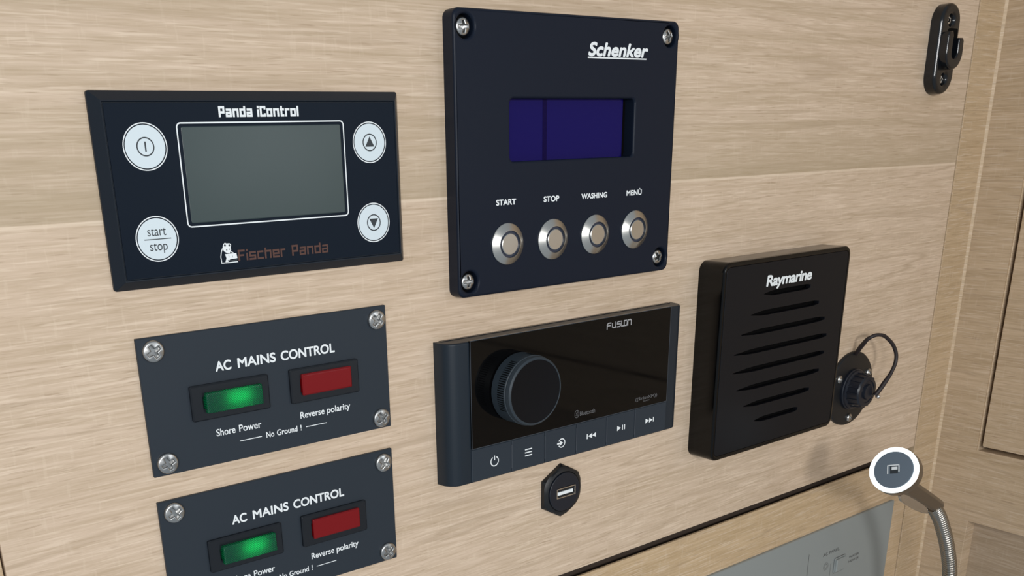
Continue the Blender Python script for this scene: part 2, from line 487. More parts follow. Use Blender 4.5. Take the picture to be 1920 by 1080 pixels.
# bead of filler down the inner corner
bm = bmesh.new()
lp = [(XC - 1.2, -0.4), (XC - 0.8, 0.25), (XC - 0.3, 0.7), (XC, 1.2), (XC, -0.4)]
a = [bm.verts.new(V(x, 330, d)) for x, d in lp]; b = [bm.verts.new(V(x, -760, d)) for x, d in lp]
for i in range(4): bm.faces.new((a[i], a[i + 1], b[i + 1], b[i]))
struct('trim_2', bm, M_EDGE)
# right-hand wall with a door opening above and a shallow recess below
def side(name, loops, off, th, mat):
    """plate in the side wall: loops in (s, z), s = distance from the corner into the cabin"""
    me = plate(loops, 0, th, 0.35)
    # plate faces -Y; turn it to face -X, s running towards -Y
    me.transform(Matrix(((0, 1, 0, 0), (-1, 0, 0, 0), (0, 0, 1, 0), (0, 0, 0, 1))))
    me.transform(Matrix.Translation(((XC + off) * MM, 0, 0)))
    o = link(name, me, mat); o['kind'] = 'structure'; return o
side('wall_right', [[(0, -760), (700, -760), (700, 330), (0, 330)],
                    rr(29.0, 640, -214.2, 320, 0.6), rr(30.2, 640, -700, -268.4, 0.6)], 12, 12, M_WOOD_SIDE)
side('door_1', [rr(31.4, 637, -210.8, 318, 1.2)], 12, 12, M_WOOD_SIDE)
side('trim_3', [[(28.0, -214.2), (29.0, -214.2), (29.0, 320), (28.0, 320)]], 0.15, 0.3, M_EDGE)
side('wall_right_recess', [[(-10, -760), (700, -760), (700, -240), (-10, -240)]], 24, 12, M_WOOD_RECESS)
side('wall_right_backing', [[(-10, -239), (700, -239), (700, 330), (-10, 330)]], 30, 18, M_DARKGAP)

# ------------------------------------------------------------------ shared pieces
def cross_loop(cx, cz, a, w_, rot):
    pts = []
    for k in range(4):
        t = rot + k * PI / 2
        for (px, pz) in ((w_, w_), (a * 0.72, w_ * 0.85), (a, 0), (a * 0.72, -w_ * 0.85)):
            pass
    base = [(a, w_ * .75), (w_, w_), (w_ * .75, a), (-w_ * .75, a), (-w_, w_), (-a, w_ * .75), (-a, -w_ * .75), (-w_, -w_), (-w_ * .75, -a), (w_ * .75, -a), (w_, -w_), (a, -w_ * .75)]
    c, s = math.cos(rot), math.sin(rot)
    return [(cx + x * c - z * s, cz + x * s + z * c) for x, z in base]

def screw(parent, cx, cz, rad, d0, d1, rot, mat=None):
    """pan head screw with a recessed cross"""
    a = plate([circle(cx, cz, rad, 40), cross_loop(cx, cz, rad * .60, rad * .17, rot)], d0, d1, min(rad * .16, (d1 - d0) * .42), 3)
    for v in a.vertices:
        dx, dz = v.co.x / MM - cx, v.co.z / MM - cz
        v.co.y += (dx * dx + dz * dz) / (rad * rad) * (d1 - d0) * 0.30 * MM if -v.co.y / MM > (d0 + d1) / 2 else 0
    fl = bmesh.new(); poly(fl, circle(cx, cz, rad * .7, 24), d0 + 0.15, 0)
    bm = join(a, fl)
    me = bpy.data.meshes.new('screw'); bm.to_mesh(me); bm.free()
    return link('screw', me, mat or M_STEEL, parent, 28, 'silver cross-head screw')

def disc_loop(cx, cz, rad): return circle(cx, cz, rad, 56)

# ------------------------------------------------------------------ generator control panel (upper left)
PX0, PX1, PZ0, PZ1 = 98.7, 217.9, -41.3, 22.5
T = thing('generator_control_panel', 158, -9.5, 'wide black control panel with a grey-green screen and four round white keys', 'control panel')
obj('housing', rings_rect(PX0, PX1, PZ0, PZ1, 0.9, [(0, 0), (0, 1.2), (0.4, 1.7), (2.9, 4.5), (3.15, 4.75), (3.5, 4.7), (3.75, 4.2)], n=4), M_NAVY, T, 24)
dM = 4.5
obj('front_foil', rings_rect(PX0 + 3.9, PX1 - 3.9, PZ0 + 3.9, PZ1 - 3.9, 0.4, [(0, 4.1), (0.1, dM)], n=3), M_MEMB, T, 24)
obj('display', rings_rect(127.9, 189.9, -20.4, 11.0, 0.6, [(0, dM), (0.3, dM + 0.1)], n=3), M_LCD, T, label='grey-green unlit screen')
b = bmesh.new(); ribbon(b, rr(126.4, 191.2, -21.6, 12.2, 1.4, 5), 0.45, dM, closed=True)
obj('display_outline', b, M_WHITE, T, label='thin white line framing the screen', flat=True)
obj('title_lettering', block_text('Panda iControl', 142.0, 172.9, 13.9, 3.5, 0.74, dM, 0.34, 1.5), M_WHITE, T, flat=True)
obj('brand_lettering', block_text('Fischer Panda', 143.9, 181.2, -34.7, 3.9, 0.66, dM, 0.5, 2.2), M_BROWN, T, flat=True)
def em(pts):
    return [(137.0 + (x - 105) / 245 * 6.7, -34.9 + (415 - 0.08 * (x - 105) - y) / 310 * 7.2) for x, y in pts]
b = bmesh.new()
poly(b, em([(150, 190), (158, 150), (168, 122), (190, 106), (212, 116), (250, 113), (272, 128), (270, 155), (262, 175), (266, 215), (240, 268), (205, 262), (165, 235)]), dM)
ribbon(b, em([(150, 190), (128, 240), (113, 320), (118, 412)]), 0.32, dM)
ribbon(b, em([(110, 413), (230, 405), (350, 393)]), 0.34, dM)
poly(b, em([(175, 277), (335, 262), (345, 340), (240, 356), (190, 340)]), dM)
poly(b, em([(190, 340), (240, 356), (205, 408), (165, 411)]), dM)
ribbon(b, em([(255, 235), (280, 250), (300, 262)]), 0.25, dM)
E1 = obj('brand_emblem', b, M_WHITE, T, flat=True, label='small white bear emblem holding a box')
b = bmesh.new()
for cx, cy, rx in ((186, 146, 14), (248, 146, 13), (205, 214, 9), (246, 204, 7)):
    poly(b, em([(cx + rx * math.cos(2 * PI * i / 14), cy + rx * 1.2 * math.sin(2 * PI * i / 14)) for i in range(14)]), dM, 0.17)
for x in (225, 275): ribbon(b, em([(x, 285), (x + 4, 325)]), 0.12, dM, 0.17)
ribbon(b, em([(205, 378), (340, 366)]), 0.4, dM, 0.17)
obj('emblem_markings', b, M_INK, E1, flat=True, label='dark markings of the emblem')
def round_key(cx, cz, rad):
    k = obj('key', lathe(cx, cz, [(rad - 0.75, dM), (rad - 0.75, dM + 0.12), (rad - 1.0, dM + 0.2)], 56), M_KEY, T, label='round white key')
    b = bmesh.new(); ribbon(b, circle(cx, cz, rad - 0.2, 64), 0.36, dM, closed=True)
    obj('key_ring', b, M_WHITE, k, flat=True)
    return k
k = round_key(114.8, 5.0, 7.6)
b = bmesh.new(); ribbon(b, circle(114.8, 5.0, 2.85, 48), 0.42, dM + .12, closed=True); stroke(b, [(114.8, 3.5), (114.8, 6.6)], 0.5, dM + .12, ext=False)
obj('key_symbol', b, M_INK, k, flat=True)
k = round_key(114.9, -24.7, 7.6)
b = join(text_mesh('start', 111.6, 118.2, -23.6, 3.1, dM + .12), text_mesh('stop', 111.9, 118.1, -28.5, 3.1, dM + .12))
stroke(b, [(110.4, -24.75), (119.6, -24.75)], 0.28, dM + .12)
obj('key_lettering', b, M_INK, k, flat=True)
for cz, up in ((4.4, 1), (-25.1, -1)):
    k = round_key(202.4, cz, 7.45)
    b = bmesh.new(); ribbon(b, circle(202.4, cz, 2.95, 48), 0.42, dM + .12, closed=True)
    poly(b, [(202.4 - 2.0, cz - 1.5 * up), (202.4 + 2.0, cz - 1.5 * up), (202.4, cz + 2.1 * up)], dM + .12)
    obj('key_symbol', b, M_INK, k, flat=True)

# ------------------------------------------------------------------ mains control plates (two alike)
def mains_panel(label):
    T = thing('mains_control_panel', 155.5, -84, label, 'switch panel', 'mains control plates')
    obj('face_plate', rings_rect(103.3, 207.8, -109.8, -58.2, 0.3, [(0, 0), (0, 1.2), (0.3, 1.5)], n=2), M_GREYPL, T, 24)
    for (x, z), rt in zip(((109.0, -63.2), (202.8, -63.6), (202.7, -105.1), (108.8, -105.0)), (0.5, 0.9, 0.6, 0.35)):
        screw(T, x, z, 4.0, 1.5, 3.4, rt)
    dP = 1.5
    obj('title_lettering', join(text_mesh('AC', 131.6, 138.0, -74.1, 3.75, dP, 0.14), text_mesh('MAINS', 140.6, 156.5, -74.1, 3.75, dP, 0.14), text_mesh('CONTROL', 158.7, 182.7, -74.1, 3.75, dP, 0.14)), M_WHITE, T, flat=True)
    obj('shore_power_lettering', join(text_mesh('Shore', 129.1, 136.9, -98.8, 2.75, dP, 0.055), text_mesh('Power', 138.4, 147.8, -98.8, 2.75, dP, 0.055)), M_WHITE, T, flat=True)
    obj('reverse_polarity_lettering', join(text_mesh('Reverse', 165.0, 176.0, -98.5, 2.65, dP, 0.055), text_mesh('polarity', 177.2, 188.1, -98.5, 2.65, dP, 0.055)), M_WHITE, T, flat=True)
    b = join(text_mesh('No', 149.5, 152.9, -103.4, 2.35, dP, 0.05), text_mesh('Ground', 154.1, 163.2, -103.4, 2.35, dP, 0.05), text_mesh('!', 164.6, 165.1, -103.4, 2.35, dP, 0.05))
    stroke(b, [(138.4, -102.4), (147.4, -102.4)], 0.3, dP); stroke(b, [(167.2, -102.3), (176.5, -102.3)], 0.3, dP)
    obj('no_ground_lettering', b, M_WHITE, T, flat=True)
    # green lamp
    L_ = obj('green_indicator', rings_rect(120.3, 152.0, -91.5, -78.0, 0.7, [(0, 1.5), (0, 2.6), (0.5, 3.1), (4.3, 3.1), (4.5, 2.9), (4.5, 1.7)], n=3), M_BEZEL, T, 24, 'indicator with a glowing green lens in a black surround')
    lens = rings_rect(125.4, 148.3, -88.6, -80.9, 0.4, [(0, 1.9), (0, 4.7), (0.25, 5.0), (0.6, 5.1)], n=3)
    obj('lens', lens, M_GREEN, L_, 24, 'green lens')
    obj('led', box(134.5, 143.0, -85.0, -83.0, 1.6, 1.9), M_LED, L_)
    # red lamp
    L_ = obj('red_indicator', rings_rect(161.3, 192.4, -91.8, -78.0, 0.7, [(0, 1.5), (0, 2.6), (0.5, 3.1), (4.0, 3.1), (4.2, 2.9), (4.2, 1.7)], n=3), M_BEZEL, T, 24, 'indicator with a dark red lens in a black surround')
    obj('lens', rings_rect(165.8, 188.3, -88.8, -80.2, 0.5, [(0, 1.9), (0, 4.0), (0.5, 4.5), (0.9, 4.55)], n=3), M_RED, L_, 24, 'red lens')
    return T
TA = mains_panel('dark grey mains control plate just below the wide panel with the grey screen')
def dup(o, parent=None):
    c = o.copy(); COL.objects.link(c)
    if parent is not None: c.parent = parent
    for ch in o.children: dup(ch, c)
    return c
TB = dup(TA)
TB.location = TA.location + V(-0.3, -61.5)
TB['label'] = 'dark grey mains control plate cut off by the bottom edge, the lower of two'

# ------------------------------------------------------------------ watermaker control panel (top centre)
SX0, SX1, SZ0, SZ1, dS = 241.8, 372.0, -59.1, 52.7, 7.0
T = thing('watermaker_control_panel', 306.9, -3.2, 'large black square-cornered plate with a dark blue screen and a row of four metal buttons', 'control panel')
scr = [(247.8, 46.1), (366.0, 46.3), (247.8, -52.6), (366.0, -52.4)]
btn = [(268.3, -38.4), (294.6, -38.4), (320.8, -38.2), (346.9, -37.9)]
me = plate([rr(SX0, SX1, SZ0, SZ1, 3.4, 8)] + [circle(x, z, 4.5, 36) for x, z in scr] + [rr(270.4, 344.3, -4.8, 19.9, 2.0, 5)], 0.0, dS, 1.1, 4)
link('face_plate', me, M_ANOD, T, 30)
obj('screen_well', box(266, 348, -9, 24, 0.1, 1.0), M_VOID, T)
dl = obj('display', box(262, 340.9, -8, 23.5, 1.0, 2.8), M_BLUELCD, T, label='dark blue screen')
obj('display_bar', box(292.0, 294.4, -7.9, 23.4, 2.8, 2.9), M_BLUEBAR, dl, label='darker blue upright bar')
for (x, z), rt in zip(scr, (0.05, 0.35, 0.0, 0.5)):
    obj('screw_well', lathe(x, z, [(4.7, 0.3), (4.5, 3.2)], 28), M_VOID, T)
    screw(T, x, z, 3.55, 3.3, 6.3, rt)
b = join(text_mesh('Schenker', 314.2, 351.6, 36.9, 5.6, dS, 0.31, 0.22))
stroke(b, [(314.2, 36.35), (350.2, 36.35)], 0.55, dS)
obj('brand_lettering', b, M_WHITE, T, flat=True)
for s, x0, x1 in (('START', 262.3, 273.3), ('STOP', 289.1, 298.3), ('WASHING', 311.8, 328.1), ('MEN\u00d9', 340.8, 351.0)):
    obj('key_lettering', text_mesh(s, x0, x1, -22.2, 2.4, dS, 0.12), M_WHITE, T, flat=True)
for x, z in btn:
    k = obj('push_button', lathe(x, z, [(8.8, dS - 0.1), (8.8, dS + 0.5), (8.5, dS + 0.9), (6.0, dS + 2.3), (5.75, dS + 2.35), (5.65, dS + 2.1), (5.65, dS + 0.6)], 56), M_BRUSH, T, 28, 'round steel push button')
    obj('ring_lens', lathe(x, z, [(5.65, dS + 0.6), (5.6, dS + 1.2), (4.3, dS + 1.2)], 48), M_BLUERING, k, label='dark ring between rim and cap')
    obj('button_cap', lathe(x, z, [(4.5, dS + 0.6), (4.5, dS + 2.0), (4.25, dS + 2.2)], 48), M_BRUSH, k, 28)

# ------------------------------------------------------------------ stereo head unit (bottom centre)
FX0, FX1, FZ0, FZ1, dF = 232.2, 384.0, -142.3, -77.3, 10.0
T = thing('stereo_head_unit', 308, -110, 'black glass-fronted stereo with a big round knob and six slate keys', 'stereo')
pr_l = [(0, 0), (0.1, 2.5), (0.7, 5.5), (2.0, 7.9), (4.0, 9.4), (6.6, 10.0), (11.4, 10.0)]
prof = [(FX0 + a, d) for a, d in pr_l] + [(FX1 - a, d) for a, d in reversed(pr_l)]
bm = bmesh.new()
def prism_z(bm, prof, zs):
    rows = []
    for z, ins in zs:
        cx = (prof[0][0] + prof[-1][0]) / 2
        rows.append([bm.verts.new(V(x, z, max(d - ins, 0))) for x, d in prof])
    n = len(prof)
    for a, b in zip(rows[:-1], rows[1:]):
        for i in range(n - 1): bm.faces.new((a[i], a[i + 1], b[i + 1], b[i]))
    bm.faces.new(rows[0]); bm.faces.new(list(reversed(rows[-1])))
prism_z(bm, prof, [(FZ0, 0.9), (FZ0 + 0.35, 0.25), (FZ0 + 0.9, 0), (FZ1 - 0.9, 0), (FZ1 - 0.35, 0.25), (FZ1, 0.9)])
obj('housing', bm, plain('stereo_slate_housing', (0.0115, 0.0185, 0.0275), 0.40, spec=0.32), T, 40)
obj('mounting_frame', box(FX0 + 3, FX1 - 3, FZ0 + 1, FZ1 + 0.25, 0, 2.0, 0.1), M_BEZEL, T)
gl = obj('glass_front', rings_rect(244.1, 372.2, -126.0, -76.9, 0.4, [(0, dF - 0.4), (0, dF + 0.5), (0.35, dF + 0.8)], n=3), M_GLASS, T, 24)
b = bmesh.new(); ribbon(b, rr(244.2, 372.1, -125.9, -77.0, 0.4, 3), 0.26, dF + 0.62, closed=True)
obj('glass_edge', b, M_STRIPDIV, gl, flat=True, label='thin grey edge of the glass')
xs = [244.1, 267.4, 287.9, 308.4, 329.0, 349.1, 372.6]
keys = []
for i in range(6):
    keys.append(obj('key', rings_rect(xs[i] + (0.15 if i else 0), xs[i + 1] - 0.15, -141.6, -126.3, 0.25, [(0, dF - 0.3), (0, dF + 0.3), (0.3, dF + 0.55)], n=2), M_STRIP, T, 24, 'slate grey key'))
    if i: obj('key_divider', box(xs[i] - 0.22, xs[i] + 0.22, -139.6, -128.2, dF, dF + 0.75), M_STRIPDIV, T)
dk = dF + 0.55
def sym(i, bm): obj('key_symbol', bm, M_WHITE, keys[i], flat=True, label='pale symbol')
zc = -134.0
b = bmesh.new(); ribbon(b, arc(257.1, zc - 0.1, 2.2, 118, 422), 0.5, dk); stroke(b, [(257.1, zc + 0.4), (257.1, zc + 2.6)], 0.5, dk, ext=False); sym(0, b)
b = bmesh.new()
for k in (-1.5, 0, 1.5): stroke(b, [(275.4, zc + k), (279.8, zc + k)], 0.55, dk, ext=False)
sym(1, b)
b = bmesh.new(); ribbon(b, arc(298.6, zc + 0.2, 2.1, -150, 150), 0.5, dk); stroke(b, [(295.7, zc + .2), (298.0, zc + .2)], 0.85, dk, ext=False); poly(b, [(297.6, zc + 1.4), (297.6, zc - 1.0), (299.5, zc + .2)], dk); sym(2, b)
b = bmesh.new(); stroke(b, [(315.6, zc - 1.25), (315.6, zc + 1.25)], 0.6, dk, ext=False)
for x in (316.3, 319.0): poly(b, [(x, zc), (x + 2.6, zc - 1.3), (x + 2.6, zc + 1.3)], dk)
sym(3, b)
b = bmesh.new(); poly(b, [(336.4, zc - 1.35), (339.0, zc), (336.4, zc + 1.35)], dk)
for x in (340.2, 341.7): stroke(b, [(x, zc - 1.3), (x, zc + 1.3)], 0.6, dk, ext=False)
sym(4, b)
b = bmesh.new(); stroke(b, [(362.9, zc - 1.25), (362.9, zc + 1.25)], 0.6, dk, ext=False)
for x in (357.0, 359.7): poly(b, [(x, zc - 1.3), (x + 2.6, zc), (x, zc + 1.3)], dk)
sym(5, b)
# knob
KX, KZ = 270.9, -101.5
kn = obj('volume_knob', lathe(KX, KZ, [(15.4, dF + 0.8), (16.0, dF + 1.6), (15.9, 20.3), (15.55, 20.5), (15.55, 20.9), (15.7, 21.1), (15.4, 22.8), (14.7, 23.4), (14.35, 23.3), (14.3, 22.2)], 96, close_last=False), M_KNOB, T, 28)
obj('knob_cap', lathe(KX, KZ, [(14.4, 22.9), (14.3, 23.2), (13.0, 23.1), (8, 22.8), (3, 22.7)], 64), M_KNOBFACE, kn, label='black recessed cap of the knob')
b = bmesh.new()
for i in range(96):
    if (i // 8) % 4 == 3: continue
    a = 2 * PI * i / 96
    c_, s_ = math.cos(a), math.sin(a)
    q = []
    for (rd, tt, d) in ((16.04, -.22, 15.6), (16.04, .22, 15.6), (16.0, .22, 19.8), (16.0, -.22, 19.8)):
        q.append(bm_v := b.verts.new(V(KX + rd * c_ - tt * s_, KZ + rd * s_ + tt * c_, d)))
    b.faces.new(q)
obj('knurling', b, M_VOID, kn, flat=True, label='fine dark notches round the rim')
# printing on the glass
dg = dF + 0.8
b = bmesh.new(); x, t = 326.9, 0.55
h = 3.0; zb = -82.55
def fs(x0, wd, pls):
    for pl in pls: stroke(b, [(x0 + px * wd, zb + t / 2 + pz * (h - t)) for px, pz in pl], t, dg)
fs(326.9, 2.4, [[(0, -.1), (0.0, .7), (.25, 1), (1, 1)], [(0.05, .5), (.85, .5)]])
fs(330.3, 2.3, [[(0, .85), (0, .2), (.2, 0), (.75, 0), (1, .2)], [(1, 0), (1, 1)]])
fs(333.7, 2.1, [[(1, 1), (.2, 1), (0, .8), (0, .55), (1, .5), (1, .2), (.8, 0), (0, 0)]])
fs(336.6, 0.8, [[(0, 1), (0, 0), (1.6, 0)]])
fs(338.4, 2.0, [[(0, 0.2), (0, 1), (.75, 1)], [(0, 0), (.8, 0), (1, .3), (1, .75)]])
fs(340.9, 2.4, [[(0, 0), (0, 1), (.8, 1), (1, .8), (1, 0)]])
obj('brand_lettering', b, M_GREY, gl, flat=True, label='pale grey maker lettering')
b = text_mesh('Bluetooth', 310.0, 320.2, -122.4, 2.1, dg, 0.05)
ribbon(b, rr(306.8, 309.3, -122.9, -119.3, 1.2, 5), 0.28, dg, closed=True)
stroke(b, [(307.4, -121.8), (308.7, -120.4), (308.05, -119.8), (308.05, -122.4), (308.7, -121.8), (307.4, -120.4)], 0.22, dg, ext=False)
obj('wireless_lettering', b, M_DIM, gl, flat=True, label='dim grey wireless mark')
b = text_mesh('((SiriusXM))', 348.6, 364.5, -121.9, 1.6, dg, 0.05)
b = join(b, text_mesh('READY', 354.3, 359.0, -123.2, 0.7, dg))
obj('radio_lettering', b, M_DIM, gl, flat=True, label='dim grey radio mark')

# ------------------------------------------------------------------ loudspeaker
RX0, RX1, RZ0, RZ1, dR = 404.7, 518.2, -165.8, -58.3, 16.0
T = thing('loudspeaker', 461.5, -112, 'black box loudspeaker with eight slots across its square grille', 'speaker')
obj('housing', rings_rect(RX0, RX1, RZ0, RZ1, 5.5, [(0, 0), (0, 14.8), (0.35, 15.6), (1.0, 16.0), (2.0, 16.1), (2.5, 15.9), (2.6, 12.0)], n=8), M_SPK, T, 26)
sl = [(-77.0, 435.8, 477.0), (-87.0, 426.0, 486.6), (-96.8, 419.2, 494.0), (-106.9, 414.4, 497.6), (-116.9, 414.4, 497.1), (-127.0, 418.8, 493.8), (-137.0, 426.0, 485.9), (-147.1, 436.3, 476.3)]
f = 314.0 / 311.0
hs = []
for z, a, c in sl:
    zz, a2, c2 = z * f, a * f, c * f
    n = 14; top = []; bot = []
    for i in range(n + 1):
        u_ = i / n; th = 1.4 * min(1.0, 0.12 + 5.0 * u_, 0.50 + 6.0 * (1 - u_))
        top.append((a2 + (c2 - a2) * u_, zz + th)); bot.append((a2 + (c2 - a2) * u_, zz - th))
    hs.append(bot + list(reversed(top)))
me = plate([rr(RX0 + 2.7, RX1 - 2.7, RZ0 + 2.7, RZ1 - 2.7, 2.8, 6)] + hs, 13.0, dR, 0.25, 2)
link('grille', me, M_SPKFACE, T, 30)
obj('slot_shade_backing', box(RX0 + 4, RX1 - 4, RZ0 + 4, RZ1 - 4, 11.0, 12.2), M_VOID, T)  # flat near-black sheet standing in for the shade behind the slots
f = 314.0 / 311.0
obj('brand_lettering', text_mesh('Raymarine', 436.6 * f, 477.0 * f, -73.3 * f, 6.0, dR, 0.32, 0.10, space=0.92), M_WHITE, T, flat=True)

# ------------------------------------------------------------------ USB socket
UX, UZ = 307.6, -162.8
T = thing('usb_socket', UX, UZ, 'black hexagonal USB socket just under the stereo', 'socket')
hexl = []
for k in range(6):
    p0 = (UX + 14.3 * math.cos(PI / 6 + k * PI / 3), UZ + 14.3 * math.sin(PI / 6 + k * PI / 3))
    p1 = (UX + 14.3 * math.cos(PI / 6 + (k + 1) * PI / 3), UZ + 14.3 * math.sin(PI / 6 + (k + 1) * PI / 3))
    for i in range(8): hexl.append((p0[0] + (p1[0] - p0[0]) * i / 8, p0[1] + (p1[1] - p0[1]) * i / 8))
def clampr(lp, rad):
    out = []
    for x, z in lp:
        q = math.hypot(x - UX, z - UZ); s_ = min(1.0, rad / q); out.append((UX + (x - UX) * s_, UZ + (z - UZ) * s_))
    return out
obj('nut', bm_rings(bmesh.new(), [(hexl, 0), (hexl, 0.9), (clampr(hexl, 13.0), 2.2), (clampr(hexl, 11.8), 3.0), (clampr(hexl, 10.6), 3.3), (clampr(hexl, 10.3), 2.9)]), M_RUB, T, 24)
pc = (UX + 0.9, UZ - 0.3)
me = plate([circle(UX, UZ, 10.1, 56), rr(pc[0] - 6.5, pc[0] + 6.5, pc[1] - 2.7, pc[1] + 2.7, 0.4, 3)], 1.2, 3.9, 0.35)
soc = link('socket_face', me, M_RUBBLUE, T, 30)
me = plate([rr(pc[0] - 6.4, pc[0] + 6.4, pc[1] - 2.6, pc[1] + 2.6, 0.3, 3), rr(pc[0] - 5.9, pc[0] + 5.9, pc[1] - 2.1, pc[1] + 2.1, 0.3, 3)], 1.0, 4.0, 0.05)
po = link('port', me, M_CHROME, soc, 30, 'bright metal port')
obj('port_well', box(pc[0] - 6.3, pc[0] + 6.3, pc[1] - 2.5, pc[1] + 2.5, 0.8, 1.1), M_VOID, po)
obj('port_tongue', box(pc[0] - 5.2, pc[0] + 5.2, pc[1] - 1.2, pc[1] + 0.5, 1.0, 3.5, 0.15), M_WHITE, po, label='white tongue inside the port')

# ------------------------------------------------------------------ handset deck connector
CX_, CZ_ = 558.6, -152.2
T = thing('handset_connector', CX_, CZ_, 'round black capped connector with a looped strap, right of the loudspeaker', 'connector')
obj('flange', lathe(CX_, CZ_, [(24.0, 0), (24.0, 1.4), (23.4, 2.2), (21.5, 2.6), (14.5, 3.0), (14.0, 2.9)], 64), M_RUB, T, 30)
for (x, z), rt in zip(((542.9, -143.5), (574.8, -144.0), (558.6, -171.2)), (0.3, 0.7, 0.1)):
    obj('screw', lathe(x, z, [(2.7, 2.4), (2.6, 3.6), (2.0, 4.2), (1.1, 4.4), (1.0, 3.7)], 24), M_STEEL, T, 28, 'small bright screw')
cp = lathe(CX_, CZ_, [(13.2, 2.8), (13.2, 4.2), (12.6, 4.6), (12.4, 5.6), (10.8, 6.2), (10.2, 12.4), (9.4, 13.4), (7.2, 13.7), (6.9, 13.2), (5.0, 13.2), (4.7, 14.6), (3.2, 15.0)], 48)
cap = obj('cap', cp, M_RUBBLUE, T, 30, 'blue-black rubber cap')
b = bmesh.new()
for i in range(16):
    a = 2 * PI * i / 16; c_, s_ = math.cos(a), math.sin(a)
    q = [[(10.2, -0.7), (11.3, -0.45), (11.3, 0.45), (10.2, 0.7)], [(9.6, -0.7), (10.6, -0.45), (10.6, 0.45), (9.6, 0.7)]]
    lo = [b.verts.new(V(CX_ + r_ * c_ - t_ * s_, CZ_ + r_ * s_ + t_ * c_, 6.0)) for r_, t_ in q[0]]
    hi = [b.verts.new(V(CX_ + r_ * c_ - t_ * s_, CZ_ + r_ * s_ + t_ * c_, 12.6)) for r_, t_ in q[1]]
    for j in range(4): b.faces.new((lo[j], lo[(j + 1) % 4], hi[(j + 1) % 4], hi[j]))
    b.faces.new(hi)
obj('cap_ribs', b, M_RUBBLUE, cap, flat=True)
sp = [(558.8, -129.6, 2.4), (556.9, -122.4, 7.5), (556.6, -117.4, 12), (562.0, -116.2, 15), (569.0, -119.8, 17), (574.4, -126.5, 19), (575.4, -132.7, 20), (572.4, -139.9, 20), (567.1, -146.9, 19), (563.9, -151.4, 18), (562.2, -154.6, 16.6)]
cu = bpy.data.curves.new('tmp', 'CURVE'); cu.dimensions = '3D'
s = cu.splines.new('BEZIER'); s.bezier_points.add(len(sp) - 1)
for i, (p_, q) in enumerate(zip(s.bezier_points, sp)):
    p_.co = V(*q); p_.handle_left_type = p_.handle_right_type = 'AUTO'
    p_.radius = 1.0 if 1 < i < 8 else 1.25
s.resolution_u = 8; cu.bevel_depth = 1.15 * MM; cu.bevel_resolution = 4; cu.use_fill_caps = True
me = curve_mesh(cu)
strap = link('strap', me, M_STRAP, T, 40, 'looped dark strap')
bm = bmesh.new()
bmesh.ops.create_uvsphere(bm, u_segments=16, v_segments=10, radius=1.55 * MM)
bmesh.ops.translate(bm, verts=bm.verts, vec=V(563.9, -155.4, 17.8))
obj('rivet', bm, M_CHROME, strap, label='bright rivet')

# ------------------------------------------------------------------ microphone clip
HX, HZ, hw, hh = 610.4, 47.6, 10.6, 24.9
T = thing('microphone_clip', HX, HZ, 'glossy black oval clip with a hook, screwed on near the top right corner', 'clip')
M_CLIP = plain('glossy_black_clip', (0.0055, 0.0065, 0.0085), 0.17, spec=0.5)
def stad(ins): return rr(HX - hw + ins, HX + hw - ins, HZ - hh + ins, HZ + hh - ins, hw - ins - 0.01, 12)
me = plate([stad(0), circle(HX, HZ + 15.6, 2.9, 28), circle(HX, HZ - 16.6, 2.9, 28)], 0.0, 7.0, 2.2, 5)
link('base_plate', me, M_CLIP, T, 40)
for z, rt in ((HZ + 15.6, 0.7), (HZ - 16.6, 0.2)):
    obj('screw_well', lathe(HX, z, [(3.1, 0.3), (2.9, 3.0)], 20), M_VOID, T)
    screw(T, HX, z, 2.75, 3.0, 5.6, rt, M_CHROME)
# the hook: a thick lip open at the top
R_, ri, zc2 = 9.3, 3.3, 45.4
hk = []
hk += [(HX - R_ * 0.98, zc2 + 1.0)]
hk += [(HX + R_ * math.cos(math.radians(a)), zc2 + R_ * math.sin(math.radians(a))) for a in range(180, 366, 8)]
hk += [(HX + R_ - 0.4, zc2 + 6.5), (HX + R_ - 1.6, zc2 + 8.2), (HX + ri + 0.5, zc2 + 8.0), (HX + ri, zc2 + 6.8), (HX + ri, zc2)]
hk += [(HX + ri * math.cos(math.radians(a)), zc2 + ri * math.sin(math.radians(a))) for a in range(-8, -180, -12)]
hk += [(HX - ri, zc2), (HX - ri, zc2 + 9.0), (HX - ri - 1.2, zc2 + 11.5), (HX - R_ + 1.2, zc2 + 11.0), (HX - R_, zc2 + 9.0)]
me = plate([hk], 6.2, 11.4, 1.1, 3)
hook = link('hook', me, M_CLIP, T, 40)
obj('channel_shade', rings_rect(HX - ri + 0.1, HX + hw - 2.6, zc2 - ri, zc2 + 13.5, 1.5, [(0, 6.9), (0.1, 7.08)], n=4), M_VOID, hook)  # no real cut: near-black patch paints the shade of a channel above the slot

